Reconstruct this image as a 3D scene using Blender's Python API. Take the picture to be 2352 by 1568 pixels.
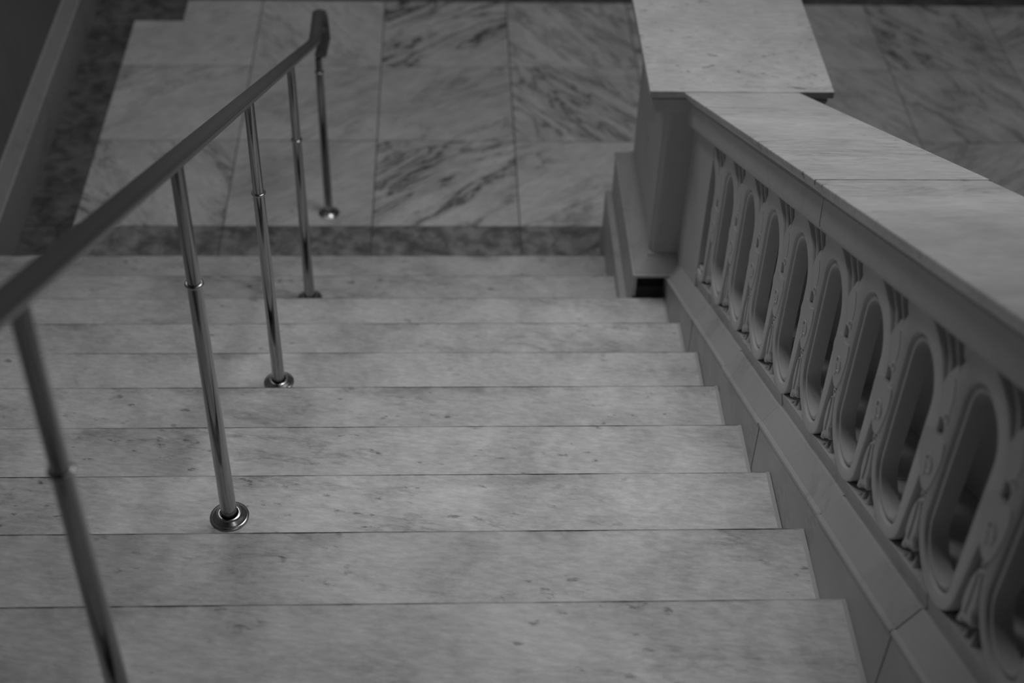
import bpy, bmesh, math, random
from mathutils import Matrix, Vector
random.seed(7)
for o in list(bpy.data.objects): bpy.data.objects.remove(o)
scene = bpy.context.scene
col = scene.collection

# ------------------------------------------------------------------ camera
cd = bpy.data.cameras.new('camera'); cam = bpy.data.objects.new('camera', cd); col.objects.link(cam)
CAM_RIGHT = Vector((0.998973, -0.035024, 0.028728)); CAM_UP = Vector((0.002383, 0.673944, 0.738779)); CAM_FWD = Vector((0.045236, 0.737952, -0.673335))
CAM_LOC = Vector((0.477955, -4.390256, 3.707694))
m = Matrix((CAM_RIGHT, CAM_UP, -CAM_FWD)).transposed().to_4x4(); m.translation = CAM_LOC
cam.matrix_world = m
cd.sensor_width = 36; cd.sensor_fit = 'HORIZONTAL'; cd.lens = 51.6578
cd.clip_start = 0.05; cd.clip_end = 100
cd.dof.use_dof = True; cd.dof.focus_distance = 3.31; cd.dof.aperture_fstop = 2.4; cd.dof.aperture_blades = 0
scene.camera = cam

# ------------------------------------------------------------------ light
w = bpy.data.worlds.new('world'); scene.world = w; w.use_nodes = True
w.node_tree.nodes['Background'].inputs[0].default_value = (1, 1, 1, 1)
w.node_tree.nodes['Background'].inputs[1].default_value = 0.006
def area(name, loc, target, size, power):
    l = bpy.data.lights.new(name, 'AREA'); l.shape = 'DISK'; l.size = size; l.energy = power
    o = bpy.data.objects.new(name, l); col.objects.link(o); o.location = loc
    d = Vector(target) - Vector(loc); o.rotation_euler = d.to_track_quat('-Z', 'Y').to_euler()
    return o
def spot(name, loc, target, deg, radius, power):
    l = bpy.data.lights.new(name, 'SPOT'); l.energy = power; l.spot_size = math.radians(deg); l.spot_blend = 1.0; l.shadow_soft_size = radius
    o = bpy.data.objects.new(name, l); col.objects.link(o); o.location = loc
    o.rotation_euler = (Vector(target) - Vector(loc)).to_track_quat('-Z', 'Y').to_euler()
area('added_area_landing', (-0.6, 1.2, 5.2), (-0.6, 1.2, 0), 1.6, 18)  # unseen area light added to brighten landing floor and left-facing stone
area('added_area_side', (1.7, -0.6, 5.4), (1.7, -0.6, 0), 1.5, 30)  # unseen area light added on the right, power fitted to overall brightness
spot('added_spot_stairs', (0.75, -0.35, 5.2), (0.95, -1.4, 0.9), 62, 0.2, 86)  # unseen spot added for a pool of light fading towards the edges
spot('added_spot_highlight', (1.5, -3.7, 5.3), (1.2, -3.2, 0), 95, 0.06, 14)  # small unseen lamp added for highlights on the metal collars
spot('added_spot_panels', (-0.3, -0.2, 5.2), (1.3, -1.9, 1.3), 50, 0.3, 62)  # unseen spot added to brighten the balustrade faces
vs = scene.view_settings
vs.view_transform = 'Standard'; vs.look = 'None'; vs.gamma = 1.0; vs.exposure = 0.0; vs.use_curve_mapping = False

# ------------------------------------------------------------------ dimensions (metres)
T = 0.30; R = 0.15164; SL = R / T          # tread, riser, slope
XS = 1.227                                 # tread end / face of the curb
XC = 1.388                                 # centre line of balustrade and pier
XP = 1.263                                 # face of the pierced stone panels
XWALL = -1.2225

# ------------------------------------------------------------------ materials
def nt(name):
    mt = bpy.data.materials.new(name); mt.use_nodes = True
    t = mt.node_tree; b = t.nodes['Principled BSDF']
    return mt, t, b
def N(t, typ, **kw):
    n = t.nodes.new(typ)
    for k, v in kw.items():
        if k.startswith('_'): setattr(n, k[1:], v)
        else: n.inputs[k].default_value = v
    return n
def math_(t, op, a, b=None, c=None, clamp=False):
    n = t.nodes.new('ShaderNodeMath'); n.operation = op; n.use_clamp = clamp
    for i, v in enumerate((a, b, c)):
        if v is None: continue
        if isinstance(v, (int, float)): n.inputs[i].default_value = v
        else: t.links.new(v, n.inputs[i])
    return n.outputs[0]
def sstep(t, v, lo, hi):
    n = t.nodes.new('ShaderNodeMapRange'); n.interpolation_type = 'SMOOTHSTEP'
    t.links.new(v, n.inputs[0]); n.inputs[1].default_value = lo; n.inputs[2].default_value = hi
    return n.outputs[0]
def marble(name, base, vein=0.35, rot=0.0, scale=(3, 10, 10), width=0.03, mask=(0.45, 0.62), cloud=0.12, cscale=2.5,
           speck=0.0, rough=0.4, spec=0.35, objvein=False, rnd=0.10, bump=0.02, fine=0.06, edge=0.0, distort=0.6):
    mt, t, b = nt(name); L = t.links.new
    tc = N(t, 'ShaderNodeTexCoord'); oi = N(t, 'ShaderNodeObjectInfo')
    cx = N(t, 'ShaderNodeCombineXYZ')
    L(math_(t, 'MULTIPLY', oi.outputs['Random'], 31.0), cx.inputs[0]); L(math_(t, 'MULTIPLY', oi.outputs['Random'], 57.0), cx.inputs[1])
    L(math_(t, 'MULTIPLY', oi.outputs['Random'], 13.0), cx.inputs[2])
    ad = N(t, 'ShaderNodeVectorMath', _operation='ADD'); L(tc.outputs['Object'], ad.inputs[0]); L(cx.outputs[0], ad.inputs[1])
    r_ = N(t, 'ShaderNodeMapping'); r_.inputs['Rotation'].default_value = (0, 0, rot); L(ad.outputs[0], r_.inputs[0])
    s_ = N(t, 'ShaderNodeMapping'); s_.inputs['Scale'].default_value = scale; L(r_.outputs[0], s_.inputs[0])
    nA = N(t, 'ShaderNodeTexNoise', Scale=1.0, Detail=7.0, Roughness=0.62, Distortion=distort); L(s_.outputs[0], nA.inputs['Vector'])
    ridge = math_(t, 'ABSOLUTE', math_(t, 'SUBTRACT', nA.outputs[0], 0.5))
    thin = math_(t, 'SUBTRACT', 1.0, sstep(t, ridge, 0.0, width))
    soft = math_(t, 'SUBTRACT', 1.0, sstep(t, ridge, 0.0, width * 4.5))
    nB = N(t, 'ShaderNodeTexNoise', Scale=0.35, Detail=3.0, Roughness=0.5); L(s_.outputs[0], nB.inputs['Vector'])
    msk = sstep(t, nB.outputs[0], mask[0], mask[1])
    v = math_(t, 'MULTIPLY', math_(t, 'ADD', math_(t, 'MULTIPLY', thin, 0.65), math_(t, 'MULTIPLY', soft, 0.35)), msk)
    v = math_(t, 'MULTIPLY', v, vein)
    if objvein:
        at = N(t, 'ShaderNodeAttribute', _attribute_type='OBJECT', _attribute_name='vein'); v = math_(t, 'MULTIPLY', v, at.outputs['Fac'])
    nC = N(t, 'ShaderNodeTexNoise', Scale=cscale, Detail=5.0, Roughness=0.6, Distortion=0.4); L(ad.outputs[0], nC.inputs['Vector'])
    cl = math_(t, 'MULTIPLY', math_(t, 'SUBTRACT', nC.outputs[0], 0.5), cloud * 2)
    nF = N(t, 'ShaderNodeTexNoise', Scale=60.0, Detail=4.0, Roughness=0.7); L(s_.outputs[0], nF.inputs['Vector'])
    nF.inputs['Scale'].default_value = 9.0
    fi = math_(t, 'MULTIPLY', math_(t, 'SUBTRACT', nF.outputs[0], 0.5), fine * 2)
    val = math_(t, 'ADD', math_(t, 'ADD', math_(t, 'SUBTRACT', 1.0, v), cl), fi)
    if speck:
        mS = N(t, 'ShaderNodeMapping'); mS.inputs['Scale'].default_value = (0.6, 1.3, 1.3); L(r_.outputs[0], mS.inputs[0])
        nS = N(t, 'ShaderNodeTexNoise', Scale=34.0, Detail=4.0, Roughness=0.6); L(mS.outputs[0], nS.inputs['Vector'])
        nM = N(t, 'ShaderNodeTexNoise', Scale=3.0, Detail=2.0); L(ad.outputs[0], nM.inputs['Vector'])
        sp = math_(t, 'MULTIPLY', sstep(t, nS.outputs[0], 0.60, 0.71), sstep(t, nM.outputs[0], 0.44, 0.58))
        val = math_(t, 'SUBTRACT', val, math_(t, 'MULTIPLY', sp, speck))
    if edge:   # dark line along the nosing edge, with patchy grime smeared behind it
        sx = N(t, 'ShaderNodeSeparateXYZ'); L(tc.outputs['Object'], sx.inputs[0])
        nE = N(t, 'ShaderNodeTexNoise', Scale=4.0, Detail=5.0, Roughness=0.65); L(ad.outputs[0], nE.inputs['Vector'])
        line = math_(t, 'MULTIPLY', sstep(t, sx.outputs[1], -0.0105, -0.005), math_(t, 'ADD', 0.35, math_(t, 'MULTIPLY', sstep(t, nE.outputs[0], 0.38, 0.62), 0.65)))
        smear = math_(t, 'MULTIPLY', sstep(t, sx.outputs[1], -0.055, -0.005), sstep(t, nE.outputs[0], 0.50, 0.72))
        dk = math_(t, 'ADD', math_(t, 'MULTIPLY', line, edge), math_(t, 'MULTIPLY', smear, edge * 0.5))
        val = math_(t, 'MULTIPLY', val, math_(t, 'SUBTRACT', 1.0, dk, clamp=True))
    rn = math_(t, 'ADD', 1.0 - rnd / 2, math_(t, 'MULTIPLY', oi.outputs['Random'], rnd))
    val = math_(t, 'MULTIPLY', math_(t, 'MULTIPLY', val, base), rn)
    cc = N(t, 'ShaderNodeCombineColor'); [L(val, cc.inputs[i]) for i in range(3)]
    L(cc.outputs[0], b.inputs['Base Color'])
    b.inputs['Roughness'].default_value = rough; b.inputs['Specular IOR Level'].default_value = spec
    if bump:
        bp = N(t, 'ShaderNodeBump', Strength=bump, Distance=0.01); L(nF.outputs[0], bp.inputs['Height']); L(bp.outputs[0], b.inputs['Normal'])
    return mt
def granite(name, lo, hi, rough=0.35):
    mt, t, b = nt(name); L = t.links.new
    tc = N(t, 'ShaderNodeTexCoord'); oi = N(t, 'ShaderNodeObjectInfo')
    ad = N(t, 'ShaderNodeVectorMath', _operation='ADD'); L(tc.outputs['Object'], ad.inputs[0]); L(oi.outputs['Location'], ad.inputs[1])
    n1 = N(t, 'ShaderNodeTexNoise', Scale=16.0, Detail=6.0, Roughness=0.65, Distortion=0.5); L(ad.outputs[0], n1.inputs['Vector'])
    n2 = N(t, 'ShaderNodeTexNoise', Scale=4.0, Detail=3.0, Roughness=0.5); L(ad.outputs[0], n2.inputs['Vector'])
    f = sstep(t, math_(t, 'ADD', math_(t, 'MULTIPLY', n1.outputs[0], 0.65), math_(t, 'MULTIPLY', n2.outputs[0], 0.35)), 0.36, 0.66)
    val = math_(t, 'ADD', lo, math_(t, 'MULTIPLY', f, hi - lo))
    cc = N(t, 'ShaderNodeCombineColor'); [L(val, cc.inputs[i]) for i in range(3)]
    L(cc.outputs[0], b.inputs['Base Color']); b.inputs['Roughness'].default_value = rough; b.inputs['Specular IOR Level'].default_value = 0.35
    return mt
def plain(name, v, rough=0.6, metal=0.0):
    mt, t, b = nt(name); L = t.links.new
    tc = N(t, 'ShaderNodeTexCoord'); n1 = N(t, 'ShaderNodeTexNoise', Scale=25.0, Detail=4.0); L(tc.outputs['Object'], n1.inputs['Vector'])
    val = math_(t, 'MULTIPLY', math_(t, 'ADD', 0.94, math_(t, 'MULTIPLY', n1.outputs[0], 0.12)), v)
    cc = N(t, 'ShaderNodeCombineColor'); [L(val, cc.inputs[i]) for i in range(3)]
    L(cc.outputs[0], b.inputs['Base Color']); b.inputs['Roughness'].default_value = rough; b.inputs['Metallic'].default_value = metal
    b.inputs['Specular IOR Level'].default_value = 0.3
    return mt
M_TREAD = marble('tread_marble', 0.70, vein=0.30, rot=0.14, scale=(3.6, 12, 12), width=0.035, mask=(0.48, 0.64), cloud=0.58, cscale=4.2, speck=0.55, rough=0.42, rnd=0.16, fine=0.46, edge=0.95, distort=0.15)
M_TILE = marble('floor_marble', 0.80, vein=0.66, rot=-0.62, scale=(1.7, 7.0, 4), width=0.026, mask=(0.34, 0.54), cloud=0.38, cscale=3.0, fine=0.36, speck=0.35, rough=0.38, objvein=True, rnd=0.12)
M_CAP = marble('cap_marble', 0.68, vein=0.30, rot=0.1, scale=(2.5, 8, 8), width=0.02, mask=(0.46, 0.64), cloud=0.42, cscale=4.0, speck=0.6, rough=0.4, rnd=0.05, fine=0.36)
M_STONE = marble('carved_stone', 0.66, vein=0.06, scale=(3, 3, 3), cloud=0.06, rough=0.55, spec=0.25, rnd=0.05, fine=0.05)
M_CURB = marble('curb_marble', 0.56, vein=0.22, rot=1.2, scale=(6, 3, 6), cloud=0.10, cscale=4, rough=0.45, rnd=0.10, speck=0.1)
M_GRAN = granite('border_granite', 0.15, 0.46)
M_GRAN2 = granite('dark_border_granite', 0.09, 0.24)
M_WALL = marble('wall_marble', 0.24, vein=0.15, rot=0.0, scale=(5, 5, 1.0), cloud=0.10, rough=0.5, rnd=0.0)
M_BASE = marble('baseboard_marble', 0.50, vein=0.2, scale=(4, 3, 4), cloud=0.1, rough=0.45, rnd=0.0)
M_GROUT = plain('grout', 0.16, 0.85)
M_CORE = plain('stair_core', 0.35, 0.8)
M_DARK = plain('recess_shade_stone', 0.12, 0.8)  # darker than the pier stone; recess shade put into the colour
mt, t, b = nt('polished_metal'); M_METAL = mt
b.inputs['Base Color'].default_value = (0.37, 0.37, 0.37, 1); b.inputs['Metallic'].default_value = 1.0
tc = N(t, 'ShaderNodeTexCoord'); n1 = N(t, 'ShaderNodeTexNoise', Scale=40.0, Detail=4.0); t.links.new(tc.outputs['Object'], n1.inputs['Vector'])
t.links.new(math_(t, 'ADD', 0.05, math_(t, 'MULTIPLY', n1.outputs[0], 0.12)), b.inputs['Roughness'])
mt, t, b = nt('worn_rail_metal'); M_RAIL = mt
b.inputs['Base Color'].default_value = (0.24, 0.24, 0.24, 1); b.inputs['Metallic'].default_value = 0.6
tc = N(t, 'ShaderNodeTexCoord'); n1 = N(t, 'ShaderNodeTexNoise', Scale=18.0, Detail=5.0); t.links.new(tc.outputs['Object'], n1.inputs['Vector'])
t.links.new(math_(t, 'ADD', 0.27, math_(t, 'MULTIPLY', n1.outputs[0], 0.05)), b.inputs['Roughness'])

mt, t, b = nt('flange_metal'); M_FLANGE = mt
b.inputs['Base Color'].default_value = (0.62, 0.62, 0.62, 1); b.inputs['Metallic'].default_value = 1.0
tc = N(t, 'ShaderNodeTexCoord'); n1 = N(t, 'ShaderNodeTexNoise', Scale=60.0, Detail=4.0); t.links.new(tc.outputs['Object'], n1.inputs['Vector'])
t.links.new(math_(t, 'ADD', 0.16, math_(t, 'MULTIPLY', n1.outputs[0], 0.2)), b.inputs['Roughness'])

# ------------------------------------------------------------------ helpers
def mesh(name, verts, faces, smooth=False):
    me = bpy.data.meshes.new(name); me.from_pydata([tuple(v) for v in verts], [], faces)
    bm = bmesh.new(); bm.from_mesh(me); bmesh.ops.recalc_face_normals(bm, faces=bm.faces); bm.to_mesh(me); bm.free()
    if smooth:
        for p in me.polygons: p.use_smooth = True
    me.update(); return me
def obj(name, me, mat, parent=None, loc=(0, 0, 0), rot=(0, 0, 0)):
    o = bpy.data.objects.new(name, me); col.objects.link(o)
    if mat and not me.materials: me.materials.append(mat)
    o.location = loc; o.rotation_euler = rot; o.parent = parent
    return o
def empty(name, loc, label, cat, group=None):
    o = bpy.data.objects.new(name, None); col.objects.link(o); o.location = loc; o.empty_display_size = 0.1
    o['label'] = label; o['category'] = cat
    if group: o['group'] = group
    return o
def struct(o, label=None, cat=None):
    o['kind'] = 'structure'
    if label: o['label'] = label
    if cat: o['category'] = cat
    return o
def box(x0, x1, y0, y1, z0, z1, bev=0.0, seg=2):
    v = [(x, y, z) for z in (z0, z1) for y in (y0, y1) for x in (x0, x1)]
    f = [(0, 2, 3, 1), (4, 5, 7, 6), (0, 1, 5, 4), (2, 6, 7, 3), (0, 4, 6, 2), (1, 3, 7, 5)]
    me = mesh('box', v, f)
    if bev:
        bm = bmesh.new(); bm.from_mesh(me)
        bmesh.ops.bevel(bm, geom=bm.edges[:], offset=bev, segments=seg, affect='EDGES', profile=0.5)
        bm.to_mesh(me); bm.free()
    return me
def frustum(levels, bev=0.0):
    """stack of rectangles (x0, x1, y0, y1, z) joined into one solid"""
    v = []; f = []
    for (x0, x1, y0, y1, z) in levels: v += [(x0, y0, z), (x1, y0, z), (x1, y1, z), (x0, y1, z)]
    n = len(levels)
    for i in range(n - 1):
        for k in range(4): a = i * 4 + k; c = i * 4 + (k + 1) % 4; f.append((a, c, c + 4, a + 4))
    f.append((3, 2, 1, 0)); f.append(tuple(range((n - 1) * 4, n * 4)))
    me = mesh('frustum', v, f)
    return me
def sweep_slope(section, u0, u1, y_of=None, bev=0.0):
    """closed section [(x, v)] swept along the stair slope; u = -y, z = v + SL*u; plumb end cuts"""
    v = []; n = len(section)
    for u in (u0, u1): v += [(x, -u, vv + SL * u) for x, vv in section]
    f = [(i, (i + 1) % n, n + (i + 1) % n, n + i) for i in range(n)]
    f += [tuple(range(n - 1, -1, -1)), tuple(range(n, 2 * n))]
    return mesh('slope_piece', v, f)
def mirror(sec):  # left half [(x, v)] bottom to top -> closed symmetric section about XC
    return sec + [(2 * XC - x, vv) for x, vv in reversed(sec)]
def tube(pts, rads, seg=20, caps=True):
    """lathe about z: list of (r, z)"""
    v = []; f = []
    for r, z in zip(rads, pts): v += [(r * math.cos(2 * math.pi * i / seg), r * math.sin(2 * math.pi * i / seg), z) for i in range(seg)]
    n = len(pts)
    for k in range(n - 1):
        for i in range(seg): a = k * seg + i; c = k * seg + (i + 1) % seg; f.append((a, c, c + seg, a + seg))
    if caps: f.append(tuple(range(seg - 1, -1, -1))); f.append(tuple(range((n - 1) * seg, n * seg)))
    return mesh('lathe', v, f, True)
def autosmooth(o, ang=40):
    for p in o.data.polygons: p.use_smooth = True
    try:
        o.data.set_sharp_from_angle(angle=math.radians(ang))
    except Exception: pass
    return o

# ------------------------------------------------------------------ floor of the lower landing
TS = 0.6043; TSY = 0.6081; X0 = -0.4242; Y0 = 0.3739; GAP = 0.0045
floor = struct(obj('floor', box(-1.45, 5.2, -3.2, 2.75, -0.12, -0.004), M_GROUT), 'veined marble tile floor of the lower landing with granite border', 'floor')
tile_me = box(-TS / 2 + GAP / 2, TS / 2 - GAP / 2, -TSY / 2 + GAP / 2, TSY / 2 - GAP / 2, -0.02, 0.0, 0.0012, 1)
veins = {(-1, 0): (1, 1.2), (0, 0): (0, .35), (1, 0): (0, 1.25), (2, 0): (0, .6), (-1, 1): (0, .7), (0, 1): (0, .45), (1, 1): (0, .6), (2, 1): (1, 1.05),
         (-1, 2): (0, .25), (0, 2): (1, .5), (1, 2): (0, 1.2), (2, 2): (1, .7), (4, 0): (1, .4), (5, 0): (0, .5), (4, 1): (1, .45), (5, 1): (1, .7), (4, 2): (1, .4), (5, 2): (1, 1.1), (6, 2): (0, .8), (6, 1): (1, .7)}
for j in range(-4, 3):
    for i in range(-1, 8):
        if j < 0 and i < 3: continue
        q, s = veins.get((i, j), (random.randint(0, 1), random.uniform(.5, 1.2)))
        o = obj('floor_tile', tile_me, M_TILE, floor, (X0 + (i + .5) * TS, Y0 + (j + .5) * TSY, random.uniform(-.0006, .0006)), (0, 0, q * math.pi / 2))
        if q: o.scale = (TSY / TS, TS / TSY, 1)
        o['vein'] = s
# granite border: in front of the bottom step, along the left wall, along the far side
def gpiece(x0, x1, y0, y1, mat):
    cx, cy = (x0 + x1) / 2, (y0 + y1) / 2
    obj('border_slab', box(x0 - cx + GAP / 2, x1 - cx - GAP / 2, y0 - cy + GAP / 2, y1 - cy - GAP / 2, -0.02, 0.0, 0.0012, 1), mat, floor, (cx, cy, random.uniform(-.0005, .0005)))
for i in range(-1, 3): gpiece(X0 + i * TS, min(X0 + (i + 1) * TS, 1.389), -0.06, Y0, M_GRAN)
XB = X0 - TS
gpiece(-1.24, XB, -0.06, Y0, M_GRAN2)
for j in range(3): gpiece(-1.24, XB, Y0 + j * TSY, min(Y0 + (j + 1) * TSY, 1.99), M_GRAN2)
gpiece(-1.24, -0.79, 1.99, 2.6, M_GRAN2)
obj('border_slab', box(-0.788, -0.63, 2.2, 2.6, -0.02, 0.0006), M_GRAN2, floor)
for i in range(0, 9): gpiece(X0 + (i - .35) * TS, X0 + (i + .65) * TS, Y0 + 3 * TSY, 2.6, M_GRAN2)

# ------------------------------------------------------------------ walls
wl = struct(obj('wall_left', box(-1.42, -1.262, -6.0, 2.6, -0.1, 5.0), M_WALL), 'dark marble wall rising beside the landing and stairs', 'wall')
bb = struct(obj('baseboard_left', mesh('bb', *(lambda sec: ([(x, y, z) for y in (-0.25, 2.6) for x, z in sec],
      [(i, (i + 1) % len(sec), len(sec) + (i + 1) % len(sec), len(sec) + i) for i in range(len(sec))] + [tuple(range(len(sec))), tuple(range(len(sec), 2 * len(sec)))]))
      ([(-1.27, 0.0), (XWALL, 0.0), (XWALL, 0.205), (-1.2195, 0.208), (-1.2195, 0.215), (-1.226, 0.219), (-1.2275, 0.222), (-1.254, 0.292), (-1.260, 0.296), (-1.270, 0.296)])), M_BASE),
      'marble baseboard with pale splayed top at the left wall', 'baseboard')
sb = struct(obj('trim_1', sweep_slope([(-1.27, -0.2), (XWALL, -0.2), (XWALL, 0.36), (-1.2275, 0.37), (-1.254, 0.44), (-1.27, 0.44)], 0.2, 4.6), M_BASE), 'sloping marble skirting along the stairs at the left wall', 'trim')
wb = struct(obj('wall_back', box(-1.42, 5.2, 2.6, 2.75, -0.1, 5.0), M_WALL), 'dark wall behind the far granite border', 'wall')

# ------------------------------------------------------------------ staircase
stair = empty('staircase', (0, 0, 0), 'flight of pale veined marble steps descending to the tiled landing', 'staircase')
NST = 14
OV = 0.022; TH = 0.042
def tread_mesh(depth_back, xend=None):
    # local: y = 0 at the nosing front (towards +y), z = 0 top; rounded nosing
    r = 0.010; prof = [(-depth_back, -TH), (-depth_back, 0.0)]
    for a in range(0, 7):
        th = math.pi / 2 - a * (math.pi / 2) / 6; prof.append((-r + r * math.cos(th), -r + r * math.sin(th)))
    prof += [(0, -TH + 0.006), (-0.006, -TH)]
    n = len(prof); x0, x1 = XWALL - 0.02, (XS - 0.010 if xend is None else xend)
    v = [(x, y, z) for x in (x0, x1) for y, z in prof]
    f = [(i, (i + 1) % n, n + (i + 1) % n, n + i) for i in range(n)] + [tuple(range(n - 1, -1, -1)), tuple(range(n, 2 * n))]
    return mesh('tread', v, f)
tread_me = tread_mesh(T + 0.045)
land_me = tread_mesh(2.2); short_me = tread_mesh(T + 0.045, 1.0895)
riser_me = box(XWALL - 0.02, XS - 0.001, -0.03, 0.0, -R + 0.002, -TH - 0.0005)
riser2_me = box(XWALL - 0.02, 1.0895, -0.03, 0.0, -R + 0.002, -TH - 0.0005)
joint_me = box(XS - 0.0095, XS - 0.0002, -T - 0.02, -0.004, -TH, -0.0018)
for k in range(1, NST + 1):
    y = -(k - 1) * T; z = k * R
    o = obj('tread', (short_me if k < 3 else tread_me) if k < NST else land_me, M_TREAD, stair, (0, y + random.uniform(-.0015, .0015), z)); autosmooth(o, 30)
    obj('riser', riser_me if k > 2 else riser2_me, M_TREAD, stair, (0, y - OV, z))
    if 2 < k < NST: obj('mortar_joint', joint_me, M_CURB, stair, (0, y, z))
vv = []; sec = [(0.02 - 0.08, 0.0)]
core = sweep_slope([(XWALL - 0.01, -0.35), (XWALL - 0.01, -0.06), (1.08, -0.06), (1.08, -0.35)], 0.15, NST * T - 0.1)
obj('core', core, M_CORE, stair)

# ------------------------------------------------------------------ newel pier at the foot
pier = empty('newel_pier', (XC, -0.24, 0), 'square marble newel pier with flat pale cap at foot of balustrade', 'pier')
def pp(name, me, mat=M_CURB):
    o = obj(name, me, mat, pier); me.transform(Matrix.Translation((-XC, 0.24, 0))); return o
BX0, BX1 = 1.113, 2 * XC - 1.113
PX0, PX1 = 1.167, 2 * XC - 1.167
pp('plinth', box(1.09, 2 * XC - 1.09, -0.575, 0.137, 0.0, 0.36, 0.004))
# base block; its shaded near end is shaped as a recess with dark-painted back
pp('base_block', box(BX0, BX1, -0.515, 0.113, 0.355, 0.548))
pp('base_cheek', box(BX0, BX0 + 0.012, -0.5985, -0.5155, 0.355, 0.5395))
pp('recess_shade_back', box(BX0 + 0.013, XS + 0.03, -0.525, -0.5155, 0.44, 0.535), M_DARK)
pp('base_moulding', frustum([(BX0 - .003, BX1 + .003, -0.602, 0.116, 0.540), (BX0 - .003, BX1 + .003, -0.602, 0.116, 0.550),
     (BX0 + .004, BX1 - .004, -0.595, 0.109, 0.553), (BX0 + .006, BX1 - .006, -0.593, 0.107, 0.556),
     (PX0 - .006, PX1 + .006, -0.547, 0.060, 0.590), (PX0 - .004, PX1 + .004, -0.544, 0.057, 0.597)]))
c = 0.016
sh = []; 
pts = [(PX0 + c, -0.54), (PX1 - c, -0.54), (PX1, -0.54 + c), (PX1, 0.053 - c), (PX1 - c, 0.053), (PX0 + c, 0.053), (PX0, 0.053 - c), (PX0, -0.54 + c)]
# quirk beside the chamfer
pts = []
def corner(cx, cy, sx, sy, flip):
    p = [(cx + sx * 0.0, cy + sy * (c + .006)), (cx + sx * 0.004, cy + sy * (c + .004)), (cx + sx * 0.004, cy + sy * c), (cx + sx * c, cy + sy * 0.004), (cx + sx * (c + .004), cy + sy * .004), (cx + sx * (c + .006), cy)]
    return p[::-1] if flip else p
pts = corner(PX0, -0.54, 1, 1, False) + corner(PX1, -0.54, -1, 1, True) + corner(PX1, 0.053, -1, -1, False) + corner(PX0, 0.053, 1, -1, True)
n = len(pts); v = [(x, y, z) for z in (0.590, 1.18) for x, y in pts]
pp('shaft', mesh('shaft', v, [(i, (i + 1) % n, n + (i + 1) % n, n + i) for i in range(n)] + [tuple(range(n)), tuple(range(n, 2 * n))]))
def ov(a, z): return (PX0 - a, PX1 + a, -0.54 - a, 0.053 + a, z)
def ov2(ax, ay, z): return (PX0 - ax, PX1 + ax, -0.54 - ay, 0.053 + ay, z)
pp('frieze', frustum([ov2(.004, .004, 1.170), ov2(.032, .018, 1.1725), ov2(.035, .020, 1.175), ov2(.052, .029, 1.226), ov2(.050, .027, 1.2295), ov2(.036, .014, 1.2315), ov2(.036, .014, 1.243)]))
pp('cap', box(1.1034, 2 * XC - 1.1034, -0.585, 0.098, 1.2425, 1.2675, 0.003), M_CAP)

# ------------------------------------------------------------------ stone balustrade
bal = empty('balustrade', (XC, -0.6, 0.45), 'carved stone balustrade of upright oval openings with broad sloping cap', 'balustrade')
BO = Vector((XC, -0.6, 0.45))
def bpart(name, me, mat, parent=None):
    me.transform(Matrix.Translation(-BO)); return obj(name, me, mat, parent or bal)
UEND = 4.05
# curb stones
def curb_section(dx):
    return mirror([(XS + dx, -0.22), (XS + dx, 0.222), (XS - 0.0045 + dx, 0.2255), (XS - 0.0045 + dx, 0.233), (XS + 0.001 + dx, 0.237), (XS + 0.0035 + dx, 0.2365), (XS + 0.006 + dx, 0.241),
                   (1.2615 + dx, 0.2905), (1.2635 + dx, 0.2920), (1.2700 + dx, 0.2900), (1.2710 + dx, 0.297), (1.2635 + dx, 0.333), (1.300 + dx, 0.337)])
cuts = [0.545, 1.08, 1.535, 1.955, 2.47, 2.92, 3.40, UEND]
for i in range(len(cuts) - 1):
    o = bpart('curb_stone', sweep_slope([(x, vv + (0, .0012, -.001, .0015, 0, -.0012, .001)[i]) for x, vv in curb_section((0, .0012, -.0008, .001, -.001, .0006, 0)[i])], cuts[i] + .00005, cuts[i + 1] - .00005), M_CURB)
# cap rail stones and the moulded fascia under them
XR0, XR1 = 1.210, 1.566
for i, (a, b_, dv, dx) in enumerate([(0.5852, 2.0426, 0.0012, 0.0), (2.043, UEND, -0.0008, 0.0025)]):
    half = [(1.250, 0.926), (1.2345, 0.9265), (1.2305, 0.9305), (1.2255, 0.936), (1.218, 0.943), (1.2135, 0.9505), (XR0 + dx + .0005, 0.958), (XR0 + dx, 0.9635), (XR0 + dx + .0012, 0.9655), (XR0 + dx + .003, 0.966)]
    sec = half + [(XR0 + XR1 - x, vv) for x, vv in reversed(half)]
    bpart('cap_stone', sweep_slope([(x, vv + dv) for x, vv in sec], a, b_), M_CAP)
fcuts = [0.54, 0.632, 2.045, UEND]
for i in range(3):
    dx = (0.0025, 0, 0.0015)[i]
    L_ = [(1.262, 0.838), (1.246, 0.838), (1.2445, 0.846), (1.2395 + dx, 0.848), (1.2375 + dx, 0.860), (1.2355 + dx, 0.918), (1.2385 + dx, 0.927)]
    bpart('fascia', sweep_slope(mirror(L_), fcuts[i] + .0007, fcuts[i + 1] - .0007), M_STONE)
# end pilaster beside the pier
bpart('end_pilaster', sweep_slope([(XP, 0.27), (XP, 0.845), (2 * XC - XP, 0.845), (2 * XC - XP, 0.27)], 0.535, 0.873), M_STONE)

bpart('back_panel', sweep_slope([(2 * XC - XP - .025, 0.33), (2 * XC - XP - .025, 0.845), (2 * XC - XP, 0.845), (2 * XC - XP, 0.33)], 0.86, UEND - .05), M_STONE)
bpart('end_block', sweep_slope([(XP, 0.33), (XP, 0.845), (2 * XC - XP, 0.845), (2 * XC - XP, 0.33)], UEND - .05, UEND), M_STONE)
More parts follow.
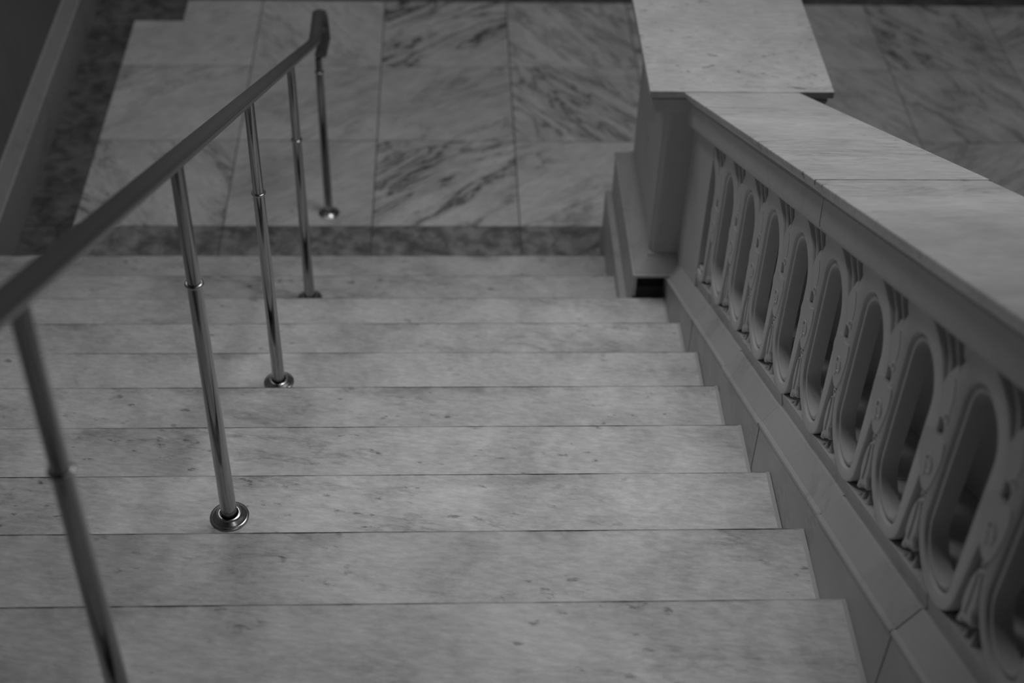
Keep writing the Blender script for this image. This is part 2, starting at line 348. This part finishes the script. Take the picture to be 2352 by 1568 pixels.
# pierced rings: upright stadium shapes.  local frame: origin on the face plane, a = -y, b = z
PER = 0.2534; UC0 = 2.40 - 5 * PER; VB, VT = 0.439, 0.700; HL = (VT - VB) / 2
def ring_mesh(profile, half=None, seg=14):
    v = []; f = []
    path = []
    for s, cz in ((1, HL), (-1, -HL)):
        for i in range(seg + 1):
            th = math.pi * i / seg
            path.append((s * math.cos(th), s * math.sin(th), cz))
    n = len(path)
    for rr, dx in profile:
        for ca, sa, cz in path:
            q = rr + (0.021 if (rr > .09 and cz > 0) else 0.0); v.append((dx, -(q * ca), cz + q * sa))
    m_ = len(profile)
    for j in range(m_):
        for i in range(n):
            a = j * n + i; c2 = j * n + (i + 1) % n; d = ((j + 1) % m_) * n
            f.append((a, c2, d + (i + 1) % n, d + i))
    return mesh('ring', v, f)
ring_prof = [(.1000, .038), (.1000, .003), (.0992, .0010), (.0978, .0), (.0765, .0), (.0750, .0010), (.0738, .0072), (.0715, .0105), (.0700, .0110), (.0698, .038)]
rim_prof = [(.0700, .037), (.0698, .0105), (.0682, .0064), (.0660, .0054), (.0615, .0056), (.0600, .0072), (.0594, .012), (.0594, .037)]
ring_me = ring_mesh(ring_prof); rim_me = ring_mesh(rim_prof)
def cut_mesh(me, ymax):
    m2 = me.copy(); bm = bmesh.new(); bm.from_mesh(m2)
    g = bm.verts[:] + bm.edges[:] + bm.faces[:]
    bmesh.ops.bisect_plane(bm, geom=g, plane_co=(0, ymax, 0), plane_no=(0, 1, 0), clear_outer=True)
    bm.to_mesh(m2); bm.free(); return m2

# carved foliage between two rings (a, b in metres; b measured from v = 0 at the mid line)
def inset(poly, d):
    n = len(poly); out = []
    area2 = sum(poly[i][0] * poly[(i + 1) % n][1] - poly[(i + 1) % n][0] * poly[i][1] for i in range(n))
    s = 1 if area2 > 0 else -1
    for i in range(n):
        p0, p1, p2 = Vector(poly[i - 1]), Vector(poly[i]), Vector(poly[(i + 1) % n])
        e1 = (p1 - p0).normalized(); e2 = (p2 - p1).normalized()
        nn = Vector((-(e1.y + e2.y), e1.x + e2.x)) * s
        if nn.length > 1e-6: nn.normalize()
        out.append(tuple(p1 + nn * d))
    return out
def relief(poly, front, back, ch=0.004):
    n = len(poly); ins = inset(poly, ch)
    v = [(back, -a, b_) for a, b_ in poly] + [(front + ch, -a, b_) for a, b_ in poly] + [(front, -a, b_) for a, b_ in ins]
    f = []
    for k in range(2):
        for i in range(n): a = k * n + i; c2 = k * n + (i + 1) % n; f.append((a, c2, c2 + n, a + n))
    f += [tuple(range(n - 1, -1, -1)), tuple(range(2 * n, 3 * n))]
    return v, f
def smooth_poly(pts, it=2):
    for _ in range(it):
        out = []
        for i in range(len(pts)):
            p, q = pts[i], pts[(i + 1) % len(pts)]
            out += [(p[0] * .75 + q[0] * .25, p[1] * .75 + q[1] * .25), (p[0] * .25 + q[0] * .75, p[1] * .25 + q[1] * .75)]
        pts = out
    return pts
def ribbon(cl, w):
    L2 = []; R2 = []
    n = len(cl)
    for i, (a, b_) in enumerate(cl):
        p = Vector(cl[max(i - 1, 0)]); q = Vector(cl[min(i + 1, n - 1)]); d = (q - p).normalized(); nn = Vector((-d.y, d.x)); ww = w[i] if isinstance(w, (list, tuple)) else w
        L2.append((a + nn.x * ww, b_ + nn.y * ww)); R2.append((a - nn.x * ww, b_ - nn.y * ww))
    return L2 + R2[::-1]
def multi(shapes):
    V = []; F = []
    for v, f in shapes:
        o = len(V); V += v; F += [tuple(i + o for i in q) for q in f]
    return mesh('relief', V, F)
def torus_rel(ca, cb, r, rr, x, a0=0, a1=360, seg=18, ts=6, end=1.0):
    v = []; f = []
    closed = (a1 - a0) >= 360
    n = seg if closed else seg + 1
    for i in range(n):
        q = i / seg; th = math.radians(a0 + (a1 - a0) * q); R_ = r * (1 + (end - 1) * q)
        for j in range(ts):
            ph = 2 * math.pi * j / ts; d = R_ + rr * math.cos(ph)
            v.append((x - rr * math.sin(ph), -(ca + d * math.cos(th)), cb + d * math.sin(th)))
    for i in range(n if closed else n - 1):
        for j in range(ts): a = i * ts + j; b_ = i * ts + (j + 1) % ts; c2 = ((i + 1) % n) * ts; f.append((a, b_, c2 + (j + 1) % ts, c2 + j))
    if not closed: f += [tuple(range(ts)), tuple(range((n - 1) * ts, n * ts))]
    return v, f
BK = 0.036
lens = [(-.050, .582), (-.045, .604), (-.031, .6225), (-.014, .6365), (.003, .6325), (.018, .6355), (.028, .6455), (.040, .650), (.046, .632), (.047, .608), (.0402, .5567), (.031, .528), (.0205, .5147), (.005, .512), (-.007, .5192), (-.0271, .5351), (-.042, .556)]
strap_me = multi([relief(smooth_poly(lens, 1), -.0022, BK, .0022)])
curl_me = multi([torus_rel(.006, .574, .0205, .0020, -.0024, -85, 200, seg=24, end=.42)])
tendril_me = multi([torus_rel(-.012, .548, .016, .0015, -.0022, -60, 60, seg=10)])
knob_me = multi([torus_rel(.0215, .5055, .0078, .0042, .003, 0, 360)])
plate = [(-.036, .634), (-.0135, .643), (-.009, .660), (.001, .667), (.014, .665), (.026, .651), (.037, .655), (.037, .775), (.024, .776), (.012, .771), (.000, .779), (-.010, .772), (-.016, .757), (-.026, .742), (-.033, .722), (-.036, .700)]
calyx_me = multi([relief(smooth_poly(plate, 1), .0002, BK, .002)])
eye_me = multi([torus_rel(.016, .683, .0075, .0026, .0008, 0, 360)])
fold_me = multi([torus_rel(-.045, .712, .066, .0016, .0004, -12, 42, seg=12)])
blade_me = multi([relief(smooth_poly(ribbon([(-.024, .720), (-.029, .742), (-.044, .762), (-.068, .774), (-.094, .781)], [.006, .0065, .006, .005, .003]), 1), .002, BK, .003)])
blade2_me = multi([relief(smooth_poly(ribbon([(-.008, .764), (-.020, .776), (-.036, .786), (-.050, .797)], [.004, .0055, .006, .005]), 1), .005, BK, .003)])
trefoil_me = multi([relief(smooth_poly([(-.012, .779), (.001, .7865), (.004, .800), (.020, .8065), (.030, .812), (.040, .826), (.052, .842), (.022, .838), (.004, .826), (-.024, .815), (-.030, .800)], 1), .010, BK, .005)])
leaf = [(-.004, .470), (.012, .494), (.022, .482), (.030, .455), (.036, .425), (.031, .409), (.043, .393), (.037, .382), (.027, .387), (.021, .368), (.011, .373), (.005, .354), (-.005, .344), (-.009, .360), (-.003, .377), (-.011, .390), (-.0125, .420), (-.010, .450)]
leaf_me = multi([relief(smooth_poly(leaf, 1), .002, .036, .004)])
rib_me = multi([relief(ribbon([(.008, .480), (.011, .430), (.012, .388)], [.0012, .0018, .001]), -.0005, .006, .0008)])
def bud_mesh(h, r):
    zs = [-1, -.93, -.8, -.55, -.2, .2, .6, 1.0]; rs = [.02, .5, .82, 1.0, .9, .62, .36, .2]
    me = tube([z * h for z in zs], [r * q for q in rs], 10); return me
bud_me = bud_mesh(.020, .0088); bud2_me = bud_mesh(.013, .0078)
K0, K1 = -1, 12
for k in range(K0, K1):
    uc = UC0 + k * PER; base_z = SL * uc + (VB + VT) / 2
    o = obj('oval_ring', ring_me if k > -1 else cut_mesh(ring_me, -(0.868 - uc)), M_STONE, bal, Vector((XP, -uc, base_z)) - BO); autosmooth(o, 35)
    r_ = obj('inner_rim', rim_me if k > -1 else cut_mesh(rim_me, -(0.868 - uc)), M_STONE, o); autosmooth(r_, 35)
    um = uc + PER / 2 - 0.001
    e = obj('scroll_strap', strap_me, M_STONE, bal, Vector((XP, -um, SL * um)) - BO)
    for nm, me in (('curl', curl_me), ('tendril', tendril_me), ('knob', knob_me)): autosmooth(obj(nm, me, M_STONE, e), 60)
    e2 = obj('calyx', calyx_me, M_STONE, bal, e.location)
    for nm, me in (('eye', eye_me), ('fold', fold_me)): autosmooth(obj(nm, me, M_STONE, e2), 60)
    for nm, me in (('leaf_blade', blade_me), ('leaf_blade', blade2_me), ('trefoil', trefoil_me)): obj(nm, me, M_STONE, e2)
    e3 = obj('hanging_leaf', leaf_me, M_STONE, bal, e.location); obj('leaf_rib', rib_me, M_STONE, e3)
    obj('bud', bud_me, M_STONE, e3, (.012, -.050, .365), (-0.35, 0, 0)); obj('bud', bud2_me, M_STONE, e3, (.012, -.0225, .350), (-0.2, 0, 0))

# ------------------------------------------------------------------ metal handrail
hr = empty('handrail', (0, 0.461, 0), 'polished metal handrail on five slender posts descending the marble steps', 'handrail')
HO = Vector((0, 0.461, 0))
VR = 1.06                                   # top of rail above the slope line
prof = [(-.0105, -.026), (-.0135, -.0215), (-.0145, -.018), (-.0205, -.0150), (-.0225, -.0105), (-.0222, -.0065), (-.0205, -.0040), (-.0185, -.0036), (-.0172, -.0048), (-.0160, -.0030), (-.0120, -.0012), (-.006, -.0003)]
prof = prof + [(-x, z) for x, z in reversed(prof)]          # closed moulded section: x across, z down from the top
def rail_mesh(path):
    """sweep the section along a path in the plane x = 0: list of (y, z) at the top of the rail"""
    n = len(prof); v = []; f = []
    xs = [p[2] if len(p) > 2 else 0.0 for p in path]; path = [p[:2] for p in path]
    for i, (y, z) in enumerate(path):
        a = Vector(path[max(i - 1, 0)]); c2 = Vector(path[min(i + 1, len(path) - 1)])
        d0 = (Vector(path[i]) - a).normalized() if i else None; d1 = (c2 - Vector(path[i])).normalized() if i < len(path) - 1 else None
        d = ((d0 or d1) + (d1 or d0)).normalized(); nn = Vector((-d.y, d.x))
        k = 1.0 / max(0.5, nn.dot(Vector((-(d1 or d0).y, (d1 or d0).x))))
        for x, h in prof: v.append((x + xs[i], y + nn.x * h * k, z + nn.y * h * k))
    for i in range(len(path) - 1):
        for j in range(n): a = i * n + j; b_ = i * n + (j + 1) % n; f.append((a, b_, b_ + n, a + n))
    f += [tuple(range(n - 1, -1, -1)), tuple(range((len(path) - 1) * n, len(path) * n))]
    me = mesh('rail', v, f); me.transform(Matrix.Translation(-HO)); return me
zend = 0.868; ybend = (VR - zend) / SL
path = [(-4.2, VR + SL * 4.2)]
s = 0.05
p0 = (ybend - s, zend + SL * s); p1 = (ybend, zend); p2 = (ybend + s, zend)
for i in range(9):
    q = i / 8; path.append(((1 - q) ** 2 * p0[0] + 2 * q * (1 - q) * p1[0] + q * q * p2[0], (1 - q) ** 2 * p0[1] + 2 * q * (1 - q) * p1[1] + q * q * p2[1]))
ye = 0.575; ru = 0.062
for i in range(17):
    th = math.pi / 2 - math.pi * i / 16; path.append((ye + ru * math.cos(th), zend - ru + ru * math.sin(th), 0.018 * i / 16))
path.append((0.475, zend - 2 * ru, 0.012)); path.append((0.448, zend - 2 * ru, 0.010))
rail = obj('rail', rail_mesh(path), M_RAIL, hr); autosmooth(rail, 35)
HC = 0.6745
flange_me = tube([0.0, .0035, .0045, .0055, .0062, .0085, .0115, .0135, .0142, .0150, .0150, .0140, .004], [.0425, .0428, .0415, .0385, .0378, .0345, .0290, .0262, .0258, .0240, .0215, .0205, .0203], 40, False)
posts = [(0.461, 0.0, 0.745 - 0.024), (-0.4295, 2 * R, None), (-1.3295, 5 * R, None), (-2.2295, 8 * R, None), (-3.1295, 11 * R, None)]
def torus_mesh(r, rr, seg=32, ts=10):
    v = []; f = []
    for i in range(seg):
        th = 2 * math.pi * i / seg
        for j in range(ts):
            ph = 2 * math.pi * j / ts; d = r + rr * math.cos(ph); v.append((d * math.cos(th), d * math.sin(th), rr * .85 * math.sin(ph)))
    for i in range(seg):
        for j in range(ts): a = i * ts + j; b_ = i * ts + (j + 1) % ts; c2 = ((i + 1) % seg) * ts; f.append((a, b_, c2 + (j + 1) % ts, c2 + j))
    return mesh('collar', v, f, True)
collar_me = torus_mesh(.0145, .0040)
lower_me = tube([.002, HC], [.0180, .0148], 28)
for y, zb, top in posts:
    if top is None: top = VR + SL * (-y) - zb - 0.024
    p = obj('post', lower_me, M_METAL, hr, Vector((0, y, zb)) - HO); autosmooth(p, 40)
    if top > HC + .02:
        up_ = obj('upper_tube', tube([HC, top + .012], [.0138, .0128], 28), M_METAL, p); autosmooth(up_, 40)
    obj('collar', collar_me, M_FLANGE, p, (0, 0, HC))
    fl = obj('floor_flange', flange_me, M_FLANGE, p); autosmooth(fl, 25)
